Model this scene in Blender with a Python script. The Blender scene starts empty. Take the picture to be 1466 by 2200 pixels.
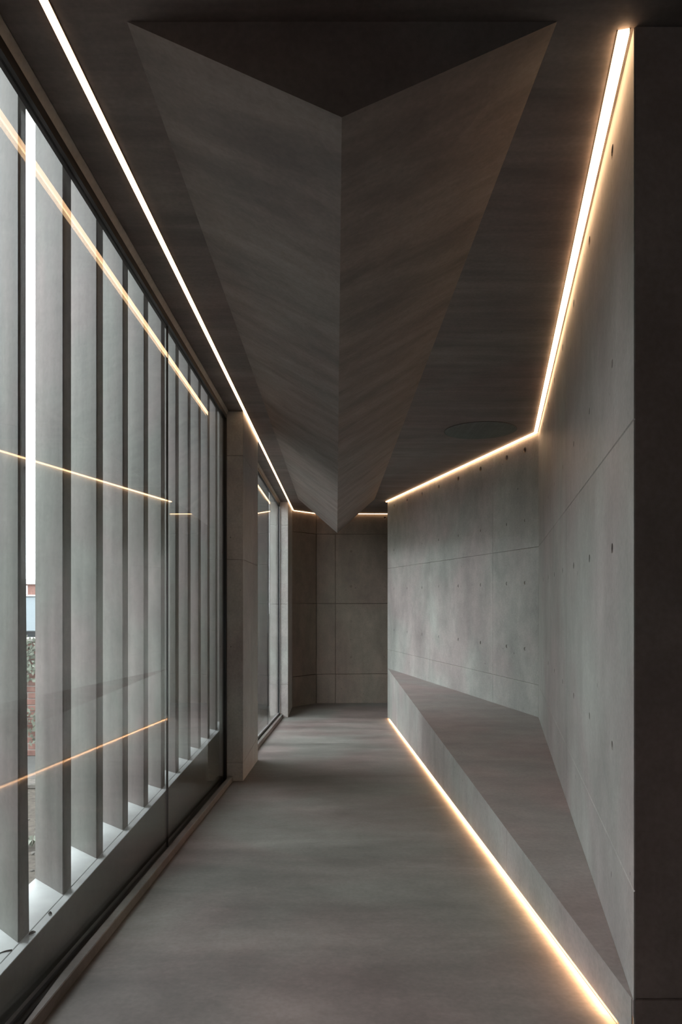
import bpy, bmesh, math, random
from mathutils import Vector, Matrix
random.seed(7)
C = bpy.context.scene.collection
S = bpy.context.scene

# ------------------------------------------------------------------ camera, sky, exposure
EYE = 1.80                                  # eye height above the lower (far) floor level; all z below are relative to the eye
F = 1467.0                                  # focal length in pixels of the 1466 x 2200 frame
cam = bpy.data.cameras.new('camera')
cam.sensor_fit = 'AUTO'; cam.sensor_width = 36.0
cam.lens = F / 2200 * 36.0
cam.shift_x = 9 / 2200; cam.shift_y = 188 / 2200
cam.clip_start = 0.05; cam.clip_end = 300
camo = bpy.data.objects.new('camera', cam); C.objects.link(camo)
camo.location = (0, 0, EYE); camo.rotation_euler = (math.pi / 2, 0, 0)
S.camera = camo

SKY = 7.3
LED = 5.5
w = bpy.data.worlds.new('overcast_sky'); S.world = w; w.use_nodes = True
bg = w.node_tree.nodes['Background']
bg.inputs['Color'].default_value = (0.93, 0.97, 1.0, 1); bg.inputs['Strength'].default_value = SKY
vs = S.view_settings
vs.view_transform = 'Standard'; vs.look = 'None'; vs.gamma = 1.0; vs.exposure = 0.0
vs.use_curve_mapping = False

# ------------------------------------------------------------------ materials
def new_mat(name):
    m = bpy.data.materials.new(name); m.use_nodes = True
    nt = m.node_tree; nt.nodes.clear()
    out = nt.nodes.new('ShaderNodeOutputMaterial')
    return m, nt, out

def N(nt, t, **kw):
    n = nt.nodes.new(t)
    for k, v in kw.items():
        setattr(n, k, v)
    return n

def concrete(name, grey=(0.36, 0.36, 0.34), pink=(0.40, 0.34, 0.33), dark=0.62, streak=(5, 5, 0.5), rot=(0, 0, 0),
             holes=0.25, rough=0.55, patch=0.9, bump=0.25, streak_amt=0.35, fine=60):
    m, nt, out = new_mat(name)
    L = nt.links.new
    b = N(nt, 'ShaderNodeBsdfPrincipled'); L(b.outputs[0], out.inputs[0])
    geo = N(nt, 'ShaderNodeNewGeometry')
    # broad grey / pink clouds
    n1 = N(nt, 'ShaderNodeTexNoise'); n1.inputs['Scale'].default_value = patch; n1.inputs['Detail'].default_value = 4
    n1.inputs['Distortion'].default_value = 0.6
    L(geo.outputs['Position'], n1.inputs['Vector'])
    r1 = N(nt, 'ShaderNodeMapRange'); r1.inputs[1].default_value = 0.40; r1.inputs[2].default_value = 0.62
    L(n1.outputs['Fac'], r1.inputs[0])
    mx = N(nt, 'ShaderNodeMix', data_type='RGBA'); mx.inputs[6].default_value = (*grey, 1); mx.inputs[7].default_value = (*pink, 1)
    L(r1.outputs[0], mx.inputs[0])
    # stretched streaks left by the formwork / trowel
    mp = N(nt, 'ShaderNodeMapping'); mp.inputs['Rotation'].default_value = rot; mp.inputs['Scale'].default_value = streak
    L(geo.outputs['Position'], mp.inputs['Vector'])
    n2 = N(nt, 'ShaderNodeTexNoise'); n2.inputs['Scale'].default_value = 1.0; n2.inputs['Detail'].default_value = 7
    n2.inputs['Roughness'].default_value = 0.62; n2.inputs['Distortion'].default_value = 0.35
    L(mp.outputs[0], n2.inputs['Vector'])
    r2 = N(nt, 'ShaderNodeMapRange'); r2.inputs[1].default_value = 0.3; r2.inputs[2].default_value = 0.7
    r2.inputs[3].default_value = 1 - streak_amt; r2.inputs[4].default_value = 1 + streak_amt * 0.6
    L(n2.outputs['Fac'], r2.inputs[0])
    # medium mottling
    n3 = N(nt, 'ShaderNodeTexNoise'); n3.inputs['Scale'].default_value = 5.5; n3.inputs['Detail'].default_value = 8
    n3.inputs['Roughness'].default_value = 0.7
    L(geo.outputs['Position'], n3.inputs['Vector'])
    r3 = N(nt, 'ShaderNodeMapRange'); r3.inputs[1].default_value = 0.3; r3.inputs[2].default_value = 0.7
    r3.inputs[3].default_value = 0.86; r3.inputs[4].default_value = 1.12
    L(n3.outputs['Fac'], r3.inputs[0])
    mm = N(nt, 'ShaderNodeMath', operation='MULTIPLY'); L(r2.outputs[0], mm.inputs[0]); L(r3.outputs[0], mm.inputs[1])
    # fine grain
    n4 = N(nt, 'ShaderNodeTexNoise'); n4.inputs['Scale'].default_value = fine; n4.inputs['Detail'].default_value = 3
    L(geo.outputs['Position'], n4.inputs['Vector'])
    r4 = N(nt, 'ShaderNodeMapRange'); r4.inputs[1].default_value = 0.25; r4.inputs[2].default_value = 0.75
    r4.inputs[3].default_value = 0.90; r4.inputs[4].default_value = 1.10
    L(n4.outputs['Fac'], r4.inputs[0])
    m4 = N(nt, 'ShaderNodeMath', operation='MULTIPLY'); L(mm.outputs[0], m4.inputs[0]); L(r4.outputs[0], m4.inputs[1])
    # bug holes: a few voronoi cells carry a small dark pit
    mpv = N(nt, 'ShaderNodeMapping'); mpv.inputs['Scale'].default_value = (13, 13, 8)
    L(geo.outputs['Position'], mpv.inputs['Vector'])
    v = N(nt, 'ShaderNodeTexVoronoi'); v.inputs['Scale'].default_value = 1.0
    L(mpv.outputs[0], v.inputs['Vector'])
    sep = N(nt, 'ShaderNodeSeparateColor'); L(v.outputs['Color'], sep.inputs[0])
    gate = N(nt, 'ShaderNodeMath', operation='LESS_THAN'); L(sep.outputs[0], gate.inputs[0]); gate.inputs[1].default_value = holes
    sz = N(nt, 'ShaderNodeMath', operation='MULTIPLY'); L(sep.outputs[1], sz.inputs[0]); sz.inputs[1].default_value = 0.085
    pit = N(nt, 'ShaderNodeMath', operation='LESS_THAN'); L(v.outputs['Distance'], pit.inputs[0]); L(sz.outputs[0], pit.inputs[1])
    pg = N(nt, 'ShaderNodeMath', operation='MULTIPLY'); L(pit.outputs[0], pg.inputs[0]); L(gate.outputs[0], pg.inputs[1])
    pr = N(nt, 'ShaderNodeMapRange'); pr.inputs[3].default_value = 1.0; pr.inputs[4].default_value = 1 - dark
    L(pg.outputs[0], pr.inputs[0])
    m5 = N(nt, 'ShaderNodeMath', operation='MULTIPLY'); L(m4.outputs[0], m5.inputs[0]); L(pr.outputs[0], m5.inputs[1])
    sc = N(nt, 'ShaderNodeVectorMath', operation='SCALE'); L(mx.outputs[2], sc.inputs[0]); L(m5.outputs[0], sc.inputs['Scale'])
    L(sc.outputs[0], b.inputs['Base Color'])
    rr = N(nt, 'ShaderNodeMapRange'); rr.inputs[3].default_value = rough - 0.1; rr.inputs[4].default_value = rough + 0.15
    L(n2.outputs['Fac'], rr.inputs[0]); L(rr.outputs[0], b.inputs['Roughness'])
    hb = N(nt, 'ShaderNodeMath', operation='MULTIPLY_ADD'); L(pg.outputs[0], hb.inputs[0]); hb.inputs[1].default_value = -1.2
    L(m4.outputs[0], hb.inputs[2])
    bp = N(nt, 'ShaderNodeBump'); bp.inputs['Strength'].default_value = bump; bp.inputs['Distance'].default_value = 0.004
    L(hb.outputs[0], bp.inputs['Height']); L(bp.outputs[0], b.inputs['Normal'])
    return m

def plain(name, col, rough=0.5, metal=0.0, noise=0.0, nscale=30):
    m, nt, out = new_mat(name)
    b = N(nt, 'ShaderNodeBsdfPrincipled'); nt.links.new(b.outputs[0], out.inputs[0])
    b.inputs['Roughness'].default_value = rough; b.inputs['Metallic'].default_value = metal
    b.inputs['Base Color'].default_value = (*col, 1)
    if noise:
        geo = N(nt, 'ShaderNodeNewGeometry')
        n = N(nt, 'ShaderNodeTexNoise'); n.inputs['Scale'].default_value = nscale; n.inputs['Detail'].default_value = 6
        nt.links.new(geo.outputs['Position'], n.inputs['Vector'])
        r = N(nt, 'ShaderNodeMapRange'); r.inputs[1].default_value = 0.25; r.inputs[2].default_value = 0.75
        r.inputs[3].default_value = 1 - noise; r.inputs[4].default_value = 1 + noise
        nt.links.new(n.outputs['Fac'], r.inputs[0])
        sc = N(nt, 'ShaderNodeVectorMath', operation='SCALE'); sc.inputs[0].default_value = col
        nt.links.new(r.outputs[0], sc.inputs['Scale']); nt.links.new(sc.outputs[0], b.inputs['Base Color'])
    return m

def emit(name, col, strength):
    m, nt, out = new_mat(name)
    e = N(nt, 'ShaderNodeEmission'); e.inputs[0].default_value = (*col, 1); e.inputs[1].default_value = strength
    nt.links.new(e.outputs[0], out.inputs[0])
    return m

def glass_mat(name):
    # pane: clear transmission plus mirror reflection weighted by Fresnel, the same from both sides
    m, nt, out = new_mat(name); L = nt.links.new
    geo = N(nt, 'ShaderNodeNewGeometry')
    ior = N(nt, 'ShaderNodeMapRange'); ior.inputs[3].default_value = 1.5; ior.inputs[4].default_value = 1 / 1.5
    L(geo.outputs['Backfacing'], ior.inputs[0])
    fr = N(nt, 'ShaderNodeFresnel'); L(ior.outputs[0], fr.inputs['IOR'])
    t = N(nt, 'ShaderNodeBsdfTransparent'); t.inputs[0].default_value = (0.97, 0.985, 0.975, 1)
    g = N(nt, 'ShaderNodeBsdfGlossy'); g.inputs['Roughness'].default_value = 0.0
    mx = N(nt, 'ShaderNodeMixShader'); L(fr.outputs[0], mx.inputs[0]); L(t.outputs[0], mx.inputs[1]); L(g.outputs[0], mx.inputs[2])
    L(mx.outputs[0], out.inputs[0])
    return m

M = {}
M['wall'] = concrete('board_cast_concrete', grey=(0.40, 0.412, 0.388), pink=(0.42, 0.38, 0.37), holes=0.4, dark=0.7, streak=(2.2, 2.2, 1.1), rough=0.44, streak_amt=0.28)
M['parapet'] = concrete('dark_greenish_concrete', grey=(0.115, 0.125, 0.11), pink=(0.12, 0.115, 0.105), streak=(3, 3, 3), rough=0.6, streak_amt=0.25)  # one even tone, darker and greener than the wall concrete
M['wall_front'] = concrete('warm_light_tint_concrete', grey=(0.34, 0.275, 0.25), pink=(0.33, 0.245, 0.225), streak=(3, 3, 1.5), rough=0.6, streak_amt=0.22)  # same concrete as the walls; warm strip light tinted into the colour
M['wall_end'] = concrete('dim_warm_light_concrete', grey=(0.20, 0.172, 0.138), pink=(0.195, 0.15, 0.122), streak=(5, 5, 1.6), rough=0.6, streak_amt=0.22)  # same concrete, its colour darkened and browned for the dim, warmly lit end
M['floor'] = concrete('trowelled_floor_concrete', grey=(0.188, 0.185, 0.172), pink=(0.202, 0.163, 0.156), streak=(0.9, 2.6, 1), holes=0.015, rough=0.50, patch=0.75, streak_amt=0.42, bump=0.12)
M['bench_top'] = concrete('trowelled_pink_concrete', grey=(0.27, 0.25, 0.24), pink=(0.30, 0.24, 0.232), streak=(1.2, 4, 1), holes=0.01, rough=0.5, streak_amt=0.25, bump=0.15)
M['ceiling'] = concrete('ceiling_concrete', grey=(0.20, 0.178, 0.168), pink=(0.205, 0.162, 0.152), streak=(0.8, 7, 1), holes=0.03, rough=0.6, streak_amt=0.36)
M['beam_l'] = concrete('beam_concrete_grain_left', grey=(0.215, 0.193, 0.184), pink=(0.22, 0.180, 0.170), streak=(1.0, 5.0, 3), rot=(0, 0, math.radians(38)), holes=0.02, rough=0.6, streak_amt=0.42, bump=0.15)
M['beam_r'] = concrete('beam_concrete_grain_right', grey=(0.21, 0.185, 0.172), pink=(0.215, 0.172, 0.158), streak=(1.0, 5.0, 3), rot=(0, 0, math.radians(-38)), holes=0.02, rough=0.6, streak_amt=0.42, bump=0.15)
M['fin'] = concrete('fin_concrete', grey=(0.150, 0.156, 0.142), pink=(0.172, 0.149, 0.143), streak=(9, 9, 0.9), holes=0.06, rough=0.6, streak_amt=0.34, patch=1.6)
M['sill'] = plain('pale_sill_concrete', (0.42, 0.44, 0.44), 0.5, noise=0.12, nscale=14)
M['hole'] = plain('tie_hole_shadow_grey', (0.10, 0.09, 0.08), 0.9)
M['black'] = plain('black_anodised_metal', (0.012, 0.012, 0.013), 0.35, 0.2)
M['alu'] = plain('bright_anodised_edge', (0.55, 0.56, 0.56), 0.35, 0.7)
M['gasket'] = plain('black_rubber_gasket', (0.012, 0.012, 0.013), 0.7)
M['glass'] = glass_mat('clear_glass')
M['led'] = emit('warm_led_diffuser', (1.0, 0.62, 0.34), LED)
M['led_right'] = emit('warm_led_wall_washer', (1.0, 0.61, 0.33), LED * 1.5)
M['led_floor'] = emit('warm_led_floor_diffuser', (1.0, 0.55, 0.27), 58.0)
M['profile'] = plain('dark_light_profile', (0.06, 0.05, 0.045), 0.5, 0.3)
M['disc'] = concrete('grey_green_disc', grey=(0.125, 0.155, 0.145), pink=(0.14, 0.15, 0.14), streak=(30, 1, 1), holes=0.0, rough=0.7, streak_amt=0.25)
M['brick'] = plain('red_brick', (0.23, 0.12, 0.10), 0.85, noise=0.35, nscale=16)
M['mortar'] = plain('grey_mortar', (0.30, 0.29, 0.27), 0.9, noise=0.15)
M['leaf'] = plain('grey_green_leaf', (0.16, 0.18, 0.14), 0.55, noise=0.5, nscale=9)
M['stem'] = plain('brown_stem', (0.09, 0.065, 0.045), 0.8)
M['soil'] = plain('stony_soil', (0.085, 0.073, 0.062), 0.95, noise=0.6, nscale=22)
M['stone'] = plain('grey_stone', (0.33, 0.32, 0.30), 0.85, noise=0.3)
M['gravel'] = plain('dark_gravel', (0.13, 0.12, 0.11), 0.9, noise=0.4)
M['paving'] = plain('grey_paving', (0.10, 0.105, 0.102), 0.8, noise=0.2, nscale=8)
M['cabin'] = plain('pale_blue_sheet_metal', (0.38, 0.45, 0.50), 0.4, noise=0.05)
M['white'] = plain('white_fascia', (0.70, 0.71, 0.72), 0.5)
M['darkglass'] = plain('dark_window_glass', (0.04, 0.05, 0.06), 0.1)
M['debris'] = plain('dry_brown_leaf', (0.03, 0.024, 0.02), 0.8)

# ------------------------------------------------------------------ helpers
def obj(name, bm, mats, parent=None, recalc=True):
    if recalc:
        bmesh.ops.recalc_face_normals(bm, faces=bm.faces)
    me = bpy.data.meshes.new(name); bm.to_mesh(me); bm.free()
    for m in (mats if isinstance(mats, (list, tuple)) else [mats]):
        me.materials.append(m)
    o = bpy.data.objects.new(name, me); C.objects.link(o)
    if parent is not None:
        o.parent = parent; o.matrix_parent_inverse = parent.matrix_basis.inverted()
    return o

def empty(name, loc=(0, 0, 0), zrel=True):
    o = bpy.data.objects.new(name, None); C.objects.link(o)
    o.location = (loc[0], loc[1], loc[2] + (EYE if zrel else 0)); o.empty_display_size = 0.1
    return o

def tag(o, label=None, cat=None, group=None, kind=None):
    if label: o['label'] = label
    if cat: o['category'] = cat
    if group: o['group'] = group
    if kind: o['kind'] = kind
    return o

def R(p):
    return Vector((p[0], p[1], p[2] + EYE))

def add_poly_prism(bm, plan, z0, z1):
    """vertical prism; z0 may be a function of (x, y)"""
    f0 = z0 if callable(z0) else (lambda x, y: z0)
    f1 = z1 if callable(z1) else (lambda x, y: z1)
    lo = [bm.verts.new(R((x, y, f0(x, y)))) for x, y in plan]
    hi = [bm.verts.new(R((x, y, f1(x, y)))) for x, y in plan]
    n = len(plan)
    bm.faces.new(lo[::-1]); bm.faces.new(hi)
    for i in range(n):
        bm.faces.new((lo[i], lo[(i + 1) % n], hi[(i + 1) % n], hi[i]))

def prism(plan, z0, z1):
    bm = bmesh.new(); add_poly_prism(bm, plan, z0, z1); return bm

def box(x0, x1, y0, y1, z0, z1):
    return prism([(x0, y0), (x1, y0), (x1, y1), (x0, y1)], z0, z1)

def bevelled(bm, off=0.003, seg=1):
    bmesh.ops.recalc_face_normals(bm, faces=bm.faces)
    bmesh.ops.bevel(bm, geom=list(bm.edges), offset=off, segments=seg, affect='EDGES', profile=0.5)
    return bm

def ramp(y):                                 # floor height: level near the camera, ramp down, level at the far end
    y = max(0.9, min(10.43, y))
    return -1.187 - 0.0727 * (y - 1.91)

def panel_bm(A, u, nrm, s0, s1, z0, z1, holes, thick=0.03, ch=0.0024, gap=0.0009, mit0=0.0, mit1=0.0):
    """formwork panel: chamfered edges, conical tie holes sunk into the face"""
    bm = bmesh.new()
    A = Vector((A[0], A[1], 0)); u = Vector((u[0], u[1], 0)); nrm = Vector((nrm[0], nrm[1], 0))
    def P(s, z, d):
        v = A + u * s - nrm * d; return (v.x, v.y, z + EYE)
    def ring(ins, d):
        a, b, c, e = s0 + ins + d * mit0, s1 - ins - d * mit1, z0 + ins, z1 - ins
        return [bm.verts.new(P(a, c, d)), bm.verts.new(P(b, c, d)), bm.verts.new(P(b, e, d)), bm.verts.new(P(a, e, d))]
    r0 = ring(gap + ch, 0); r1 = ring(gap, ch); r2 = ring(gap, thick)
    for a, b in ((r0, r1), (r1, r2)):
        for i in range(4):
            bm.faces.new((a[i], a[(i + 1) % 4], b[(i + 1) % 4], b[i]))
    bm.faces.new(r2)
    edges = [bm.edges.get((r0[i], r0[(i + 1) % 4])) for i in range(4)]
    hs = [h for h in holes if s0 + 0.04 < h[0] < s1 - 0.04 and z0 + 0.04 < h[1] < z1 - 0.04]
    rings = []
    for (s, z, r, dep) in hs:
        n = 14
        a = [bm.verts.new(P(s + r * math.cos(2 * math.pi * k / n), z + r * math.sin(2 * math.pi * k / n), 0)) for k in range(n)]
        es = [bm.edges.new((a[k], a[(k + 1) % n])) for k in range(n)]
        edges += es; rings.append((s, z, r, dep, a))
    if hs:
        bmesh.ops.triangle_fill(bm, edges=edges, use_beauty=True, use_dissolve=False)
    else:
        bm.faces.new(r0)
    for (s, z, r, dep, a) in rings:
        n = len(a)
        b = [bm.verts.new(P(s + 0.75 * r * math.cos(2 * math.pi * k / n), z + 0.75 * r * math.sin(2 * math.pi * k / n), dep)) for k in range(n)]
        for k in range(n):
            bm.faces.new((a[k], a[(k + 1) % n], b[(k + 1) % n], b[k]))
        f = bm.faces.new(b)
        f.material_index = 1 if dep > 0.015 else 0
    return bm

def panel_wall(name, A, B, side, s_cuts, z_cuts, holes, mats, back=0.25, parent=None, mit0=0.0, mit1=0.0, gap=0.0009):
    """a wall of formwork panels; A->B in plan, side=+1 puts the room on the left of A->B"""
    d = Vector((B[0] - A[0], B[1] - A[1])); Ln = d.length; u = d / Ln
    nrm = Vector((-u.y, u.x)) * side
    root = parent
    if root is None:
        root = tag(empty(name, (A[0], A[1], -1.8)), kind='structure')
    # body behind the panels; between them the joints read as fine recessed lines
    bf = min(0.041, back * 0.7)
    p = [Vector(A), Vector(B)]
    q = [p[0] - nrm * bf + u * bf * mit0, p[1] - nrm * bf - u * bf * mit1, p[1] - nrm * back - u * back * mit1, p[0] - nrm * back + u * back * mit0]
    obj('backing', prism([tuple(v) for v in q], z_cuts[0], z_cuts[-1]), mats[0], root)
    ss = [0] + list(s_cuts) + [Ln]
    for i in range(len(ss) - 1):
        for j in range(len(z_cuts) - 1):
            obj('panel', panel_bm(A, u, nrm, ss[i], ss[i + 1], z_cuts[j], z_cuts[j + 1], holes, thick=bf - 0.001, gap=gap,
                                  mit0=mit0 if i == 0 else 0, mit1=mit1 if i == len(ss) - 2 else 0), mats, root)
    return root, u, nrm, Ln

CEIL = 1.50
# ------------------------------------------------------------------ setting: floor, ceiling, walls
bm = bmesh.new()
ys = [-3.2, 0.9, 10.43, 12.4]
top = []
for y in ys:
    top.append((bm.verts.new(R((-0.93, y, ramp(y)))), bm.verts.new(R((2.9, y, ramp(y)))),
                bm.verts.new(R((-0.93, y, -2.1))), bm.verts.new(R((2.9, y, -2.1)))))
for a, b in zip(top, top[1:]):
    bm.faces.new((a[0], a[1], b[1], b[0])); bm.faces.new((a[2], a[3], b[3], b[2]))
    bm.faces.new((a[0], a[2], b[2], b[0])); bm.faces.new((a[1], a[3], b[3], b[1]))
bm.faces.new((top[0][0], top[0][1], top[0][3], top[0][2])); bm.faces.new((top[-1][0], top[-1][1], top[-1][3], top[-1][2]))
tag(obj('floor', bm, M['floor']), kind='structure')

tag(obj('ceiling', box(-0.862, 2.9, -3.2, 12.4, CEIL, CEIL + 0.35), M['ceiling']), kind='structure')

W2A, W2B = (0.777, 1.784), (1.800, 6.09)          # right wall, from its near edge to the niche corner
W1B = (0.775, 10.43)                              # far end of the niche
ZC = (-1.95, -0.763, 0.472, CEIL - 0.001)
def w2_s(y): return (y - W2A[1]) / (W2B[1] - W2A[1]) * math.hypot(W2B[0] - W2A[0], W2B[1] - W2A[1])
def w1_s(px):
    y = 3.238 / (0.2362 + (px - 724) / F)
    return (y - W2B[1]) / (W1B[1] - W2B[1]) * math.hypot(W1B[0] - W2B[0], W1B[1] - W2B[1])
h2 = []
for y in (2.128, 2.664, 3.227, 3.79, 4.35, 4.90, 5.45):
    h2 += [(w2_s(y), 1.395, 0.021, 0.035), (w2_s(y), 0.735, 0.014, 0.006), (w2_s(y), 0.16, 0.016, 0.02), (w2_s(y), -0.455, 0.015, 0.010)]
h1 = []
for px in (847, 875, 907, 943, 985, 1033, 1089, 1128):
    h1 += [(w1_s(px), 1.385, 0.026, 0.035), (w1_s(px), 0.735, 0.014, 0.006), (w1_s(px), 0.155, 0.018, 0.007), (w1_s(px), -0.458, 0.018, 0.008)]
wr, u2, n2, L2 = panel_wall('wall_right', W2A, W2B, +1, [w2_s(3.587)], ZC, h2, [M['wall'], M['hole']], back=0.10, mit0=1.265)
wn, u1, n1, L1 = panel_wall('wall_niche', W2B, W1B, +1, [w1_s(1059), w1_s(923)], ZC, h1, [M['wall'], M['hole']], back=0.10)
# face of the right-hand mass turned to the camera, and the far jamb of the niche wall
hf = [(0.9, 1.39, 0.016, 0.03), (0.9, 0.15, 0.016, 0.02)]
panel_wall('wall_front', (2.9, 1.784), W2A, +1, [0.9], (-1.95, -1.045, CEIL - 0.001), hf, [M['wall_front'], M['hole']], back=0.06, mit1=1.265)
EZ = (-1.95, -1.30, -0.07, 1.14, CEIL - 0.001)
we = tag(empty('wall_end', (0.2, 11.95, -1.8)), kind='structure')
he = []
for x in (0.25, 0.84):
    for z in (1.43, 0.84, 0.23, -0.38, -1.0):
        he.append((x + 0.357, z, 0.018, 0.02 if z > 1 else 0.008))
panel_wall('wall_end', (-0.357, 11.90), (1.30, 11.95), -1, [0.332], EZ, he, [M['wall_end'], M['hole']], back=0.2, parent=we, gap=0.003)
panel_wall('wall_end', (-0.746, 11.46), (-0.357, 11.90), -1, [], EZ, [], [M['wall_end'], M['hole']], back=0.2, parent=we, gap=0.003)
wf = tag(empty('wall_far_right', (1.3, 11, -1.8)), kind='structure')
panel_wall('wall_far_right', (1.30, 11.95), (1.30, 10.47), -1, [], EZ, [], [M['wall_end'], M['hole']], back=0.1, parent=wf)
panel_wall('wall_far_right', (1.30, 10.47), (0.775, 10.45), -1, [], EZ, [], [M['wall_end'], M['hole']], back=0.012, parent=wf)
# the room behind the camera
wb = tag(empty('wall_rear', (0.9, -3.3, -1.8)), kind='structure')
for bx in ((-1.15, 0.1, -1.95, CEIL + 0.3), (0.7, 2.9, -1.95, CEIL + 0.3), (0.1, 0.7, -1.95, -0.9), (0.1, 0.7, -0.1, CEIL + 0.3)):
    obj('wall_section', box(bx[0], bx[1], -3.4, -3.2, bx[2], bx[3]), M['wall'], wb)
wb3 = tag(empty('fill_window', (0.4, -3.3, -0.9)), kind='structure')  # added opening, unseen: lets in daylight to fill the dark near surfaces
obj('pane', box(0.1, 0.7, -3.304, -3.296, -0.9, -0.1), M['glass'], wb3)
tag(obj('wall_side', box(2.7, 2.9, -3.2, 1.78, -1.95, CEIL), M['wall']), kind='structure')
wl = tag(empty('wall_left', (-1.0, 0, -1.8)), kind='structure')
obj('backing', box(-1.137, -0.862, -3.2, 1.66, -1.95, CEIL + 0.6), M['wall'], wl)
obj('lintel', box(-0.930, -0.864, 1.66, 12.4, CEIL, CEIL + 0.70), M['wall'], wl)
obj('eaves', box(-1.30, -0.930, 1.66, 12.4, 2.05, 2.25), M['wall'], wl)
obj('parapet', box(-1.137, -0.943, 1.66, 6.08, -2.2, -1.056), M['parapet'], wl)
obj('backing', box(-1.137, -0.75, 11.47, 12.4, -1.95, CEIL), M['wall'], wl)
obj('backing', box(-1.137, -0.931, 11.47, 12.4, CEIL, 2.05), M['wall'], wl)
obj('backing', box(-0.93, 1.6, 12.20, 12.4, -1.95, CEIL), M['wall'], we)

# sill of the long window: flat outer bed and a narrow ledge a few millimetres lower, split by a fine groove
sl = obj('sill_bed', bevelled(box(-1.137, -0.972, 1.66, 6.08, -1.056, -1.050), 0.0015), M['sill'], wl)
obj('sill_ledge', bevelled(box(-0.9719, -0.943, 1.66, 6.08, -1.056, -1.0520), 0.0008), M['sill'], wl)

# ------------------------------------------------------------------ piers between the windows
def pier(name, x1, y0, y1, cuts, label):
    root = tag(empty(name, ((x1 - 1.137) / 2, (y0 + y1) / 2, ramp(y1))), label, 'pillar', 'piers of the window wall')
    zs = [-1.95] + cuts + [CEIL - 0.001]
    for a, b in zip(zs, zs[1:]):
        obj('panel', bevelled(box(-0.905, x1, y0, y1, a + 0.001, b - 0.001), 0.0025), M['wall'], root)
    obj('core', box(-0.940, -0.906, y0 + 0.03, y1 - 0.03, -1.95, CEIL - 0.002), M['wall'], root)
    return root
pier('concrete_pier', -0.7455, 5.43, 6.45, [-1.30, 0.318, 1.144], 'wide bare concrete pier standing between the long finned window and the far window')
pier('concrete_pier', -0.748, 10.46, 11.455, [-1.30, -0.07, 1.14], 'narrow concrete pier beside the far end wall, past the second window')

# ------------------------------------------------------------------ windows
def window(name, y0, y1, joint, zb, label=None):
    root = tag(empty(name, (-0.889, (y0 + y1) / 2, -1.5)), kind='structure')
    def bar(n, ya, yb, za, zb_, mat, xa=-0.906, xb=-0.874):
        return obj(n, prism([(xa, ya), (xb, ya), (xb, yb), (xa, yb)], za, zb_), mat, root)
    fr = 0.030
    bar('frame_head', y0, y1, 1.432, 1.466, M['black'])
    bar('frame_jamb', y0, y0 + fr, lambda x, y: ramp(y) - 0.02, 1.432, M['black'])
    bar('frame_jamb', y1 - fr, y1, lambda x, y: ramp(y) - 0.02, 1.432, M['black'])
    bar('frame_sill', y0 + fr, y1 - fr, lambda x, y: ramp(y) - 0.03, lambda x, y: ramp(y) + zb, M['black'])
    # concrete reveal between ceiling edge and head frame
    bm = bmesh.new()
    pr = [(-0.864, CEIL), (-0.880, 1.466), (-0.906, 1.466), (-0.906, CEIL)]
    a = [bm.verts.new(R((x, y0, z))) for x, z in pr]; b = [bm.verts.new(R((x, y1, z))) for x, z in pr]
    bm.faces.new(a); bm.faces.new(b[::-1])
    for i in range(4): bm.faces.new((a[i], a[(i + 1) % 4], b[(i + 1) % 4], b[i]))
    obj('head_reveal', bm, M['wall'], root)
    # bright glazing beads
    if name == 'window_2':
        bar('glazing_bead', y0 + fr, y1 - fr, lambda x, y: ramp(y) + zb, lambda x, y: ramp(y) + zb + 0.010, M['alu'], -0.899, -0.879)
        bar('glazing_bead', y0 + fr, y1 - fr, lambda x, y: ramp(y) + zb - 0.034, lambda x, y: ramp(y) + zb - 0.026, M['alu'], -0.874, -0.868)
        bar('glazing_bead', y1 - fr - 0.001, y1 - 0.010, lambda x, y: ramp(y), 1.43, M['alu'], -0.874, -0.871)
    # panes meeting at a butt joint
    cuts = [y0 + fr] + joint + [y1 - fr]
    for i, (a, b) in enumerate(zip(cuts, cuts[1:])):
        ya = a + (0.004 if i else 0); yb = b - (0.004 if i < len(cuts) - 2 else 0)
        bar('pane', ya, yb, lambda x, y: ramp(y) + zb, 1.432, M['glass'], -0.894, -0.886)
    for j in joint:
        bar('gasket', j - 0.003, j + 0.003, lambda x, y: ramp(y) + zb, 1.432, M['gasket'], -0.895, -0.885)
    return root
window('window_1', 1.66, 5.43, [3.58], 0.012)
window('window_2', 6.45, 10.46, [8.81], 0.065)
# concrete kerbs running along the foot of the glass
for (nm, ya, yb, hk) in (('trim_1', 1.66, 5.43, 0.040), ('trim_2', 6.45, 10.46, 0.050)):
    k = 24; bm = bmesh.new(); prev = None
    for i in range(k + 1):
        y = ya + (yb - ya) * i / k; z = ramp(y)
        xi = -0.860 + (max(0.0, 2.15 - y) * 0.05)
        cur = [bm.verts.new(R(p)) for p in ((xi, y, z - 0.03), (xi, y, z + hk - 0.002), (xi + 0.003, y, z + hk), (-0.829, y, z + hk), (-0.826, y, z + hk - 0.003), (-0.826, y, z - 0.03))]
        if prev:
            for q in range(6):
                bm.faces.new((prev[q], prev[(q + 1) % 6], cur[(q + 1) % 6], cur[q]))
        else:
            bm.faces.new(cur)
        prev = cur
    bm.faces.new(prev[::-1])
    tag(obj(nm, bm, M['floor']), kind='structure')

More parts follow.
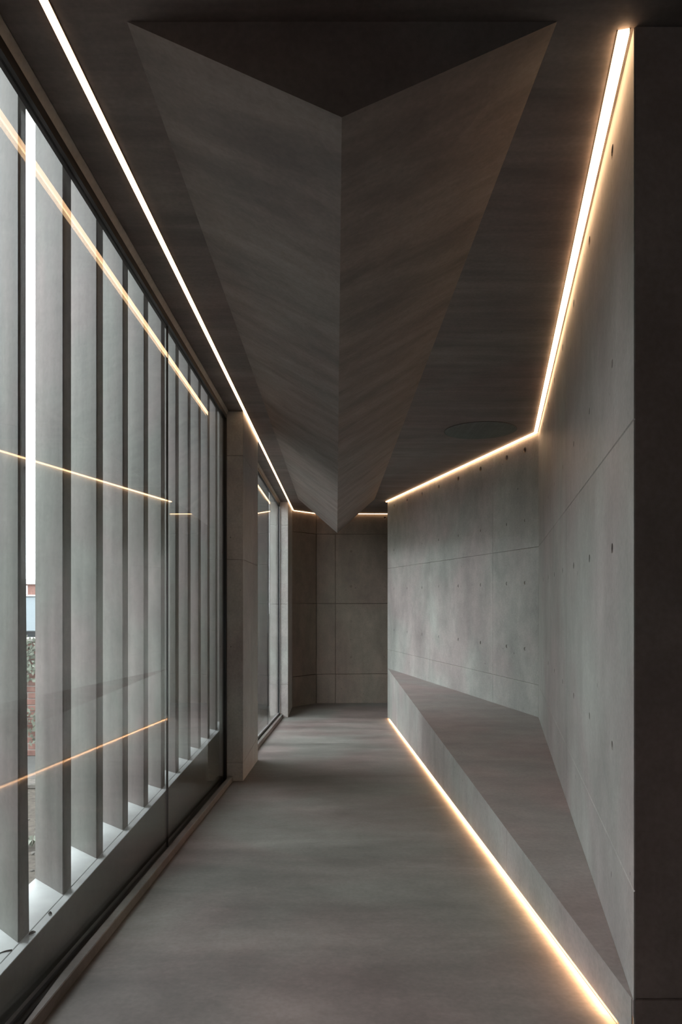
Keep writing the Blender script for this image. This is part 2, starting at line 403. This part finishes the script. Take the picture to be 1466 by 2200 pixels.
# ------------------------------------------------------------------ V-shaped beam hanging under the ceiling
bm = bmesh.new()
na, nb, nc = (-0.545, 1.772, CEIL - 0.0005), (0.572, 1.772, CEIL - 0.0005), (0.013, 1.775, 1.2535)
fa, fb, fc = (-0.575, 10.2, CEIL - 0.0005), (0.565, 10.2, CEIL - 0.0005), (0.006, 10.2, 0.994)
K = 10
def lerp(a, b, t): return tuple(a[i] + (b[i] - a[i]) * t for i in range(3))
va = [bm.verts.new(R(lerp(na, fa, i / K))) for i in range(K + 1)]
vb = [bm.verts.new(R(lerp(nb, fb, i / K))) for i in range(K + 1)]
vc = [bm.verts.new(R(lerp(nc, fc, i / K))) for i in range(K + 1)]
beam = tag(empty('ceiling_beam', (0.0, 6.0, CEIL - 0.3)), 'folded concrete ceiling beam with a V-shaped underside running down the passage', 'beam')
for i in range(K):
    bm.faces.new((va[i], vb[i], vb[i + 1], va[i + 1])).material_index = 0
    bm.faces.new((va[i], vc[i], vc[i + 1], va[i + 1])).material_index = 0
    bm.faces.new((vb[i], vc[i], vc[i + 1], vb[i + 1])).material_index = 1
bm.faces.new((va[0], vb[0], vc[0])).material_index = 2
bm.faces.new((va[-1], vb[-1], vc[-1])).material_index = 2
obj('beam_body', bm, [M['beam_l'], M['beam_r'], M['ceiling']], beam)

# round flush cover in the ceiling
dc = tag(empty('ceiling_disc', (1.274, 6.06, CEIL)), 'round dark grey-green cover set flush in the ceiling near the niche corner', 'ceiling cover')
def disc_bm(cx, cy, r0, r1, za, zb, n=48):
    bm = bmesh.new()
    rings = []
    for (r, z) in ((r0, zb), (r0, za), (r1, za), (r1, zb)):
        rings.append([bm.verts.new(R((cx + r * math.cos(2 * math.pi * k / n), cy + r * math.sin(2 * math.pi * k / n), z))) for k in range(n)])
    for a, b in zip(rings, rings[1:] + rings[:1]):
        for k in range(n): bm.faces.new((a[k], a[(k + 1) % n], b[(k + 1) % n], b[k]))
    return bm
bm = bmesh.new()
bmesh.ops.create_cone(bm, cap_ends=True, segments=48, radius1=0.314, radius2=0.314, depth=0.004, matrix=Matrix.Translation(R((1.274, 6.06, CEIL - 0.0018))))
obj('cover_plate', bm, M['disc'], dc)
obj('rim', disc_bm(1.274, 6.06, 0.3165, 0.315, CEIL - 0.0035, CEIL), M['profile'], dc)

# ------------------------------------------------------------------ bench: a wedge of concrete, deepest at the niche corner
bench = tag(empty('bench', (1.1, 6.09, -1.5)), 'long wedge-shaped concrete bench built into the niche along the right wall', 'bench')
BT = -1.050
e = 0.004
bm = prism([(0.777, 1.7865), (1.7990, 6.09), (0.777, 10.424)], BT - 0.045, BT)
obj('seat', bm, M['bench_top'], bench)
fy = [1.797, 3.12, 4.95, 7.3, 10.428]
for a, b in zip(fy, fy[1:]):
    g = 0.0012
    bm = bmesh.new()
    add_poly_prism(bm, [(0.7765, a + g), (0.7765, b - g), (0.783, b - g), (0.783 if a > 1.9 else 0.7775, a + g)], lambda x, y: ramp(y) + 0.020, BT - 0.0005)
    obj('front_panel', bevelled(bm, 0.0015), M['wall'], bench)
obj('kick_board', prism([(0.812, 2.05), (0.83, 2.09), (0.83, 10.40), (0.812, 10.40)], lambda x, y: ramp(y) - 0.01, BT - 0.05), M['profile'], bench)

# ------------------------------------------------------------------ light strips
def strip(name, A, B, wid, z, drop, label, end_in=0.0, mat='led'):
    """LED line in the ceiling: dark profile let into the slab, diffuser standing a few millimetres proud"""
    A = Vector(A); B = Vector(B); d = (B - A).normalized(); nn = Vector((-d.y, d.x))
    root = tag(empty(name, ((A.x + B.x) / 2, (A.y + B.y) / 2, z)), label, 'light strip', 'warm light lines')
    def quad(h, o=0): return [tuple(A + nn * (o - h)), tuple(B + nn * (o - h)), tuple(B + nn * (o + h)), tuple(A + nn * (o + h))]
    obj('diffuser', prism(quad(wid / 2), z - drop, z - 0.0005), M[mat], root)
    for sgn in (-1, 1):
        h = wid / 2 + 0.002
        q = [tuple(A + nn * sgn * (wid / 2 + 0.0003)), tuple(B + nn * sgn * (wid / 2 + 0.0003)), tuple(B + nn * sgn * (h + 0.0005)), tuple(A + nn * sgn * (h + 0.0005))]
        obj('profile', prism(q, z - 0.0022, z - 0.0003), M['profile'], root)
    return root
strip('light_strip', (-0.7333, -1.80), (-0.7333, 11.45), 0.0215, CEIL, 0.004, 'long warm light line in the ceiling running along the windows and the wide pier')
o2 = n2 * 0.024; o1 = n1 * 0.019
a2 = Vector(W2A) + o2; b2 = Vector(W2B) + o2
strip('light_strip', tuple(a2 + u2 * 0.006), tuple(b2 + u2 * 0.0), 0.028, CEIL, 0.014, 'bright warm light line at the top of the near right wall', mat='led_right')
a1 = Vector(W2B) + o1; b1 = Vector(W1B) + o1
strip('light_strip', tuple(a1 + u1 * 0.028), tuple(b1 - u1 * 0.0), 0.020, CEIL, 0.014, 'warm light line along the top of the niche wall above the bench', mat='led_right')
strip('light_strip', (-0.335, 11.879), (1.28, 11.929), 0.018, CEIL, 0.012, 'thin warm light line along the top of the far end wall')
strip('light_strip', (-0.722, 11.463), (-0.340, 11.893), 0.018, CEIL, 0.012, 'thin warm light line on the angled corner of the far end wall')
# line of light under the front of the bench
fs = tag(empty('floor_light_strip', (0.80, 6, -1.6)), 'warm light line glowing under the foot of the bench onto the floor', 'light strip', 'warm light lines')
obj('diffuser', prism([(0.796, 1.95), (0.800, 1.95), (0.800, 10.40), (0.796, 10.40)], lambda x, y: ramp(y) + 0.016, lambda x, y: ramp(y) + 0.046), M['led_floor'], fs)
# black channel added out of sight to absorb the strip's light: base, back plate
obj('absorber', prism([(0.784, 1.87), (0.810, 1.98), (0.810, 10.40), (0.784, 10.40)], lambda x, y: ramp(y) - 0.002, lambda x, y: ramp(y) + 0.0015), M['black'], fs)
obj('absorber_back', prism([(0.8005, 1.95), (0.809, 1.95), (0.809, 10.40), (0.8005, 10.40)], lambda x, y: ramp(y) + 0.0016, lambda x, y: ramp(y) + 0.050), M['black'], fs)

# ------------------------------------------------------------------ concrete fins outside the long window
ORD = ['nearest', 'second', 'third', 'fourth', 'fifth', 'sixth', 'seventh', 'eighth', 'ninth', 'tenth', 'eleventh']
def fin_bm(slim):
    bm = bmesh.new()
    zs = [-1.0495, -0.9, -0.6, -0.3, 0.0, 0.3, 2.049]
    rings = []
    for z in zs:
        t = 0.0 if not slim else max(0.0, min(1.0, (z + 1.05) / 1.1)) * 0.022
        ch = 0.004
        plan = [(-0.972 - ch, ch), (-0.972, ch * 2), (-0.972, 0.076 - t - ch), (-0.972 - ch, 0.076 - t), (-1.136, 0.223 - t), (-1.136, 0.147)]
        rings.append([bm.verts.new((x, y, z + EYE)) for x, y in plan])
    bm.faces.new(rings[0]); bm.faces.new(rings[-1])
    for a, b in zip(rings, rings[1:]):
        for i in range(6): bm.faces.new((a[i], a[(i + 1) % 6], b[(i + 1) % 6], b[i]))
    return bm
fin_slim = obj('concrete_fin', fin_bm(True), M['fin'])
fin_slim.location = (0, 2.084, 0)
tag(fin_slim, 'slanted concrete fin outside the glass, directly left of the white sky gap', 'fin', 'concrete fins outside the long window')
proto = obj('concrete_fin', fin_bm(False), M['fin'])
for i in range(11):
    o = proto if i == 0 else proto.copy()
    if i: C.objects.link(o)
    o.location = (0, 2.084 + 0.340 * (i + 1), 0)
    lab = ('slanted concrete fin just right of the white sky gap outside the glass' if i == 0 else
           'last slanted concrete fin before the pier outside the long window' if i == 10 else
           'slanted concrete fin outside the long window, %s to the right of the white sky gap' % ORD[i])
    tag(o, lab, 'fin', 'concrete fins outside the long window')
for i, yy in enumerate((1.744,)):          # fins beside the photographer, seen only in reflections or from a step aside
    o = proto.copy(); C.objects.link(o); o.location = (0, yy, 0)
    tag(o, 'slanted concrete fin outside the long window, %s to the left of the white sky gap' % ORD[i + 1], 'fin', 'concrete fins outside the long window')

# leaves and twigs blown onto the sill
def twig(name, x, y, ln, ang, label, cat, leafy=False):
    bm = bmesh.new(); n = 6; prev = None
    for i in range(n + 1):
        t = i / n; s = (t - 0.5) * ln
        px = x + math.cos(ang) * s - math.sin(ang) * 0.12 * ln * math.sin(t * 3.1)
        py = y + math.sin(ang) * s + math.cos(ang) * 0.12 * ln * math.sin(t * 3.1)
        r = (0.0012 if not leafy else 0.0010 + 0.009 * math.sin(math.pi * t)) * (1.1 - 0.3 * t)
        nx, ny = -math.sin(ang), math.cos(ang); h = 0.002 + (0.006 * math.sin(t * 3.1) if leafy else 0.004 * t)
        z = -1.050
        cur = [bm.verts.new(R(p)) for p in ((px + nx * r, py + ny * r, z + h * 0.3), (px, py, z + h + 0.001), (px - nx * r, py - ny * r, z + h * 0.3), (px, py, z + 0.0002))]
        if prev:
            for q in range(4): bm.faces.new((prev[q], prev[(q + 1) % 4], cur[(q + 1) % 4], cur[q]))
        else: bm.faces.new(cur)
        prev = cur
    bm.faces.new(prev[::-1])
    tag(obj(name, bm, M['debris']), label, cat)
twig('dry_leaf', -0.957, 2.145, 0.022, 0.9, 'dark curled leaf on the sill at the foot of the leftmost fin', 'leaf', True)
twig('twig', -0.985, 2.03, 0.035, 0.4, 'thin dark twig on the sill left of the leftmost fin', 'twig')
twig('twig', -1.03, 2.93, 0.06, 1.2, 'thin dark twig on the pale sill between two middle fins', 'twig')
twig('dry_leaf', -0.958, 2.28, 0.012, 0.2, 'small dark leaf on the sill ledge below the white sky gap', 'leaf', True)

# ------------------------------------------------------------------ outside
GZ = -1.85
tag(obj('ground', box(-60, -1.14, -20, 90, GZ - 0.3, GZ), M['soil']), kind='structure')
tag(obj('paving', bevelled(box(-9, -2.2, 6.98, 7.98, GZ, GZ + 0.02), 0.006), M['paving']), 'grey concrete paving strip at the foot of the garden wall', 'paving')
tag(obj('kerb_stone', bevelled(box(-9, -2.2, 6.66, 6.86, GZ, GZ + 0.05), 0.01), M['gravel']), 'low pale kerb edging the stony soil outside', 'kerb')
bw = tag(empty('garden_wall', (-3.7, 8.15, GZ)), 'low red brick garden wall with climbing plant outside the glass', 'wall')
obj('mortar_core', box(-5.6, -2.3, 8.062, 8.24, GZ + 0.001, -0.50), M['mortar'], bw)
bm = bmesh.new(); bmesh.ops.create_cube(bm, size=1.0); bmesh.ops.scale(bm, vec=(0.215, 0.10, 0.065), verts=bm.verts)
bmesh.ops.bevel(bm, geom=list(bm.edges), offset=0.004, segments=1, affect='EDGES')
b0 = obj('brick', bm, M['brick'], bw); first = True
row = 0; z = GZ + 0.04
while z < -0.50:
    x = -5.45 + (0.1125 if row % 2 else 0)
    while x < -2.4:
        o = b0 if first else b0.copy()
        if not first: C.objects.link(o)
        first = False
        o.parent = bw; o.matrix_parent_inverse = Matrix.Identity(4)
        o.location = (x + 3.7, 8.105 - 8.15 + random.uniform(-0.003, 0.003), z - GZ)
        x += 0.225
    row += 1; z += 0.075
obj('coping', bevelled(box(-5.65, -2.25, 8.03, 8.27, -0.50, -0.455), 0.008), M['stone'], bw)
# climbing plant on the wall: nobody could count the leaves
bm = bmesh.new()
for k in range(2300):
    x = random.uniform(-4.6, -2.7); zz = random.choice([random.uniform(-0.95, -0.42), random.uniform(-1.7, -0.5)])
    if zz < -0.95 and math.sin(x * 9 + zz * 7) < 0.1: continue
    y = 8.0 - random.uniform(0, 0.07); s = random.uniform(0.018, 0.035)
    a = random.uniform(0, 6.28); t = random.uniform(-0.7, 0.7)
    ca, sa = math.cos(a), math.sin(a)
    pts = [(-s, 0), (0, -s * 0.55), (s, 0), (0, s * 0.55)]
    bm.faces.new([bm.verts.new(R((x + p * ca - q * sa, y + t * q, zz + p * sa + q * ca))) for p, q in pts])
tag(obj('climbing_plant', bm, M['leaf'], None, False), 'grey-green climbing plant covering the brick garden wall', 'plant', kind='stuff')
# small weed and stones in the soil
wd = tag(empty('weed', (-2.28, 5.1, GZ)), 'small dark weed growing in the stony soil outside', 'plant')
bm = bmesh.new()
for k in range(9):
    a = k * 0.7; r = 0.10
    p0 = Vector((-2.28, 5.1, GZ)); d = Vector((math.cos(a), math.sin(a), 0)); nrm_ = Vector((-d.y, d.x, 0)) * 0.014
    pts = [p0, p0 + d * r * 0.5 + nrm_ + Vector((0, 0, 0.07)), p0 + d * r + Vector((0, 0, 0.05)), p0 + d * r * 0.5 - nrm_ + Vector((0, 0, 0.07))]
    bm.faces.new([bm.verts.new(R(p)) for p in pts])
obj('leaves', bm, M['leaf'], wd, False)
bm = bmesh.new()
for k in range(900):
    x = -1.3 - random.random() * 3.6; y = 2.4 + random.random() * 4.1; r = random.uniform(0.008, 0.028)
    bmesh.ops.create_icosphere(bm, subdivisions=1, radius=r, matrix=Matrix.Translation(R((x, y, GZ + r * 0.3))) @ Matrix.Diagonal((1, random.uniform(0.7, 1.3), 0.6, 1)))
tag(obj('gravel', bm, M['gravel']), 'loose grey stones scattered over the soil outside the sill', 'gravel', kind='stuff')
# pale blue cabin beyond the wall
cb = tag(empty('site_cabin', (-7.1, 17, GZ)), 'pale blue flat-sided cabin standing beyond the brick garden wall', 'cabin')
obj('cabin_body', bevelled(box(-8.6, -5.8, 16, 18.2, -0.75, 0.07), 0.02), M['cabin'], cb)
obj('roof_edge', bevelled(box(-8.65, -5.75, 15.96, 18.25, 0.07, 0.11), 0.01), M['white'], cb)
obj('undercarriage', box(-8.5, -5.9, 16.08, 18.1, GZ, -0.75), M['darkglass'], cb)
# brick building further off
bd = tag(empty('brick_building', (-15, 36, GZ)), 'distant low brick building with a white roof fascia', 'building')
obj('wall', box(-22, -13.5, 34, 40, GZ, 0.75), M['brick'], bd)
obj('fascia', bevelled(box(-22.2, -13.3, 33.8, 40.2, 0.75, 1.02), 0.03), M['white'], bd)
for i in range(5):
    x = -20.6 + i * 1.42
    fw = obj('window', box(x, x + 0.95, 33.93, 34.02, 0.25, 0.70), M['white'], bd)
    obj('pane', box(x + 0.06, x + 0.89, 33.91, 33.93, 0.31, 0.64), M['darkglass'], fw)
# out-of-view building added across the yard to hold back low sky light
nb_ = tag(empty('shading_building', (-11, 5, GZ)), 'tall grey rendered block added across the yard to shade the finned window', 'building')
obj('wall', box(-14, -9.3, -9, 17.5, GZ, 3.3), M['stone'], nb_)
obj('parapet_coping', bevelled(box(-14.1, -9.2, -9.1, 17.6, 3.3, 3.42), 0.02), M['stone'], nb_)
for j, zz in enumerate((-0.9, 1.5)):
    for i in range(8):
        y = -7.6 + i * 3.1
        fw = obj('window', box(-9.32, -9.26, y, y + 1.2, zz, zz + 1.3), M['white'], nb_)
        for q in range(2):
            obj('pane', box(-9.265, -9.25, y + 0.07 + q * 0.55, y + 0.58 + q * 0.55, zz + 0.08, zz + 1.22), M['darkglass'], fw)
# concrete wing of the same building outside the far window
wg = tag(empty('concrete_wing', (-2.6, 11.6, GZ)), 'plain concrete return wall outside the far window', 'wall')
for i in range(3):
    for j in range(5):
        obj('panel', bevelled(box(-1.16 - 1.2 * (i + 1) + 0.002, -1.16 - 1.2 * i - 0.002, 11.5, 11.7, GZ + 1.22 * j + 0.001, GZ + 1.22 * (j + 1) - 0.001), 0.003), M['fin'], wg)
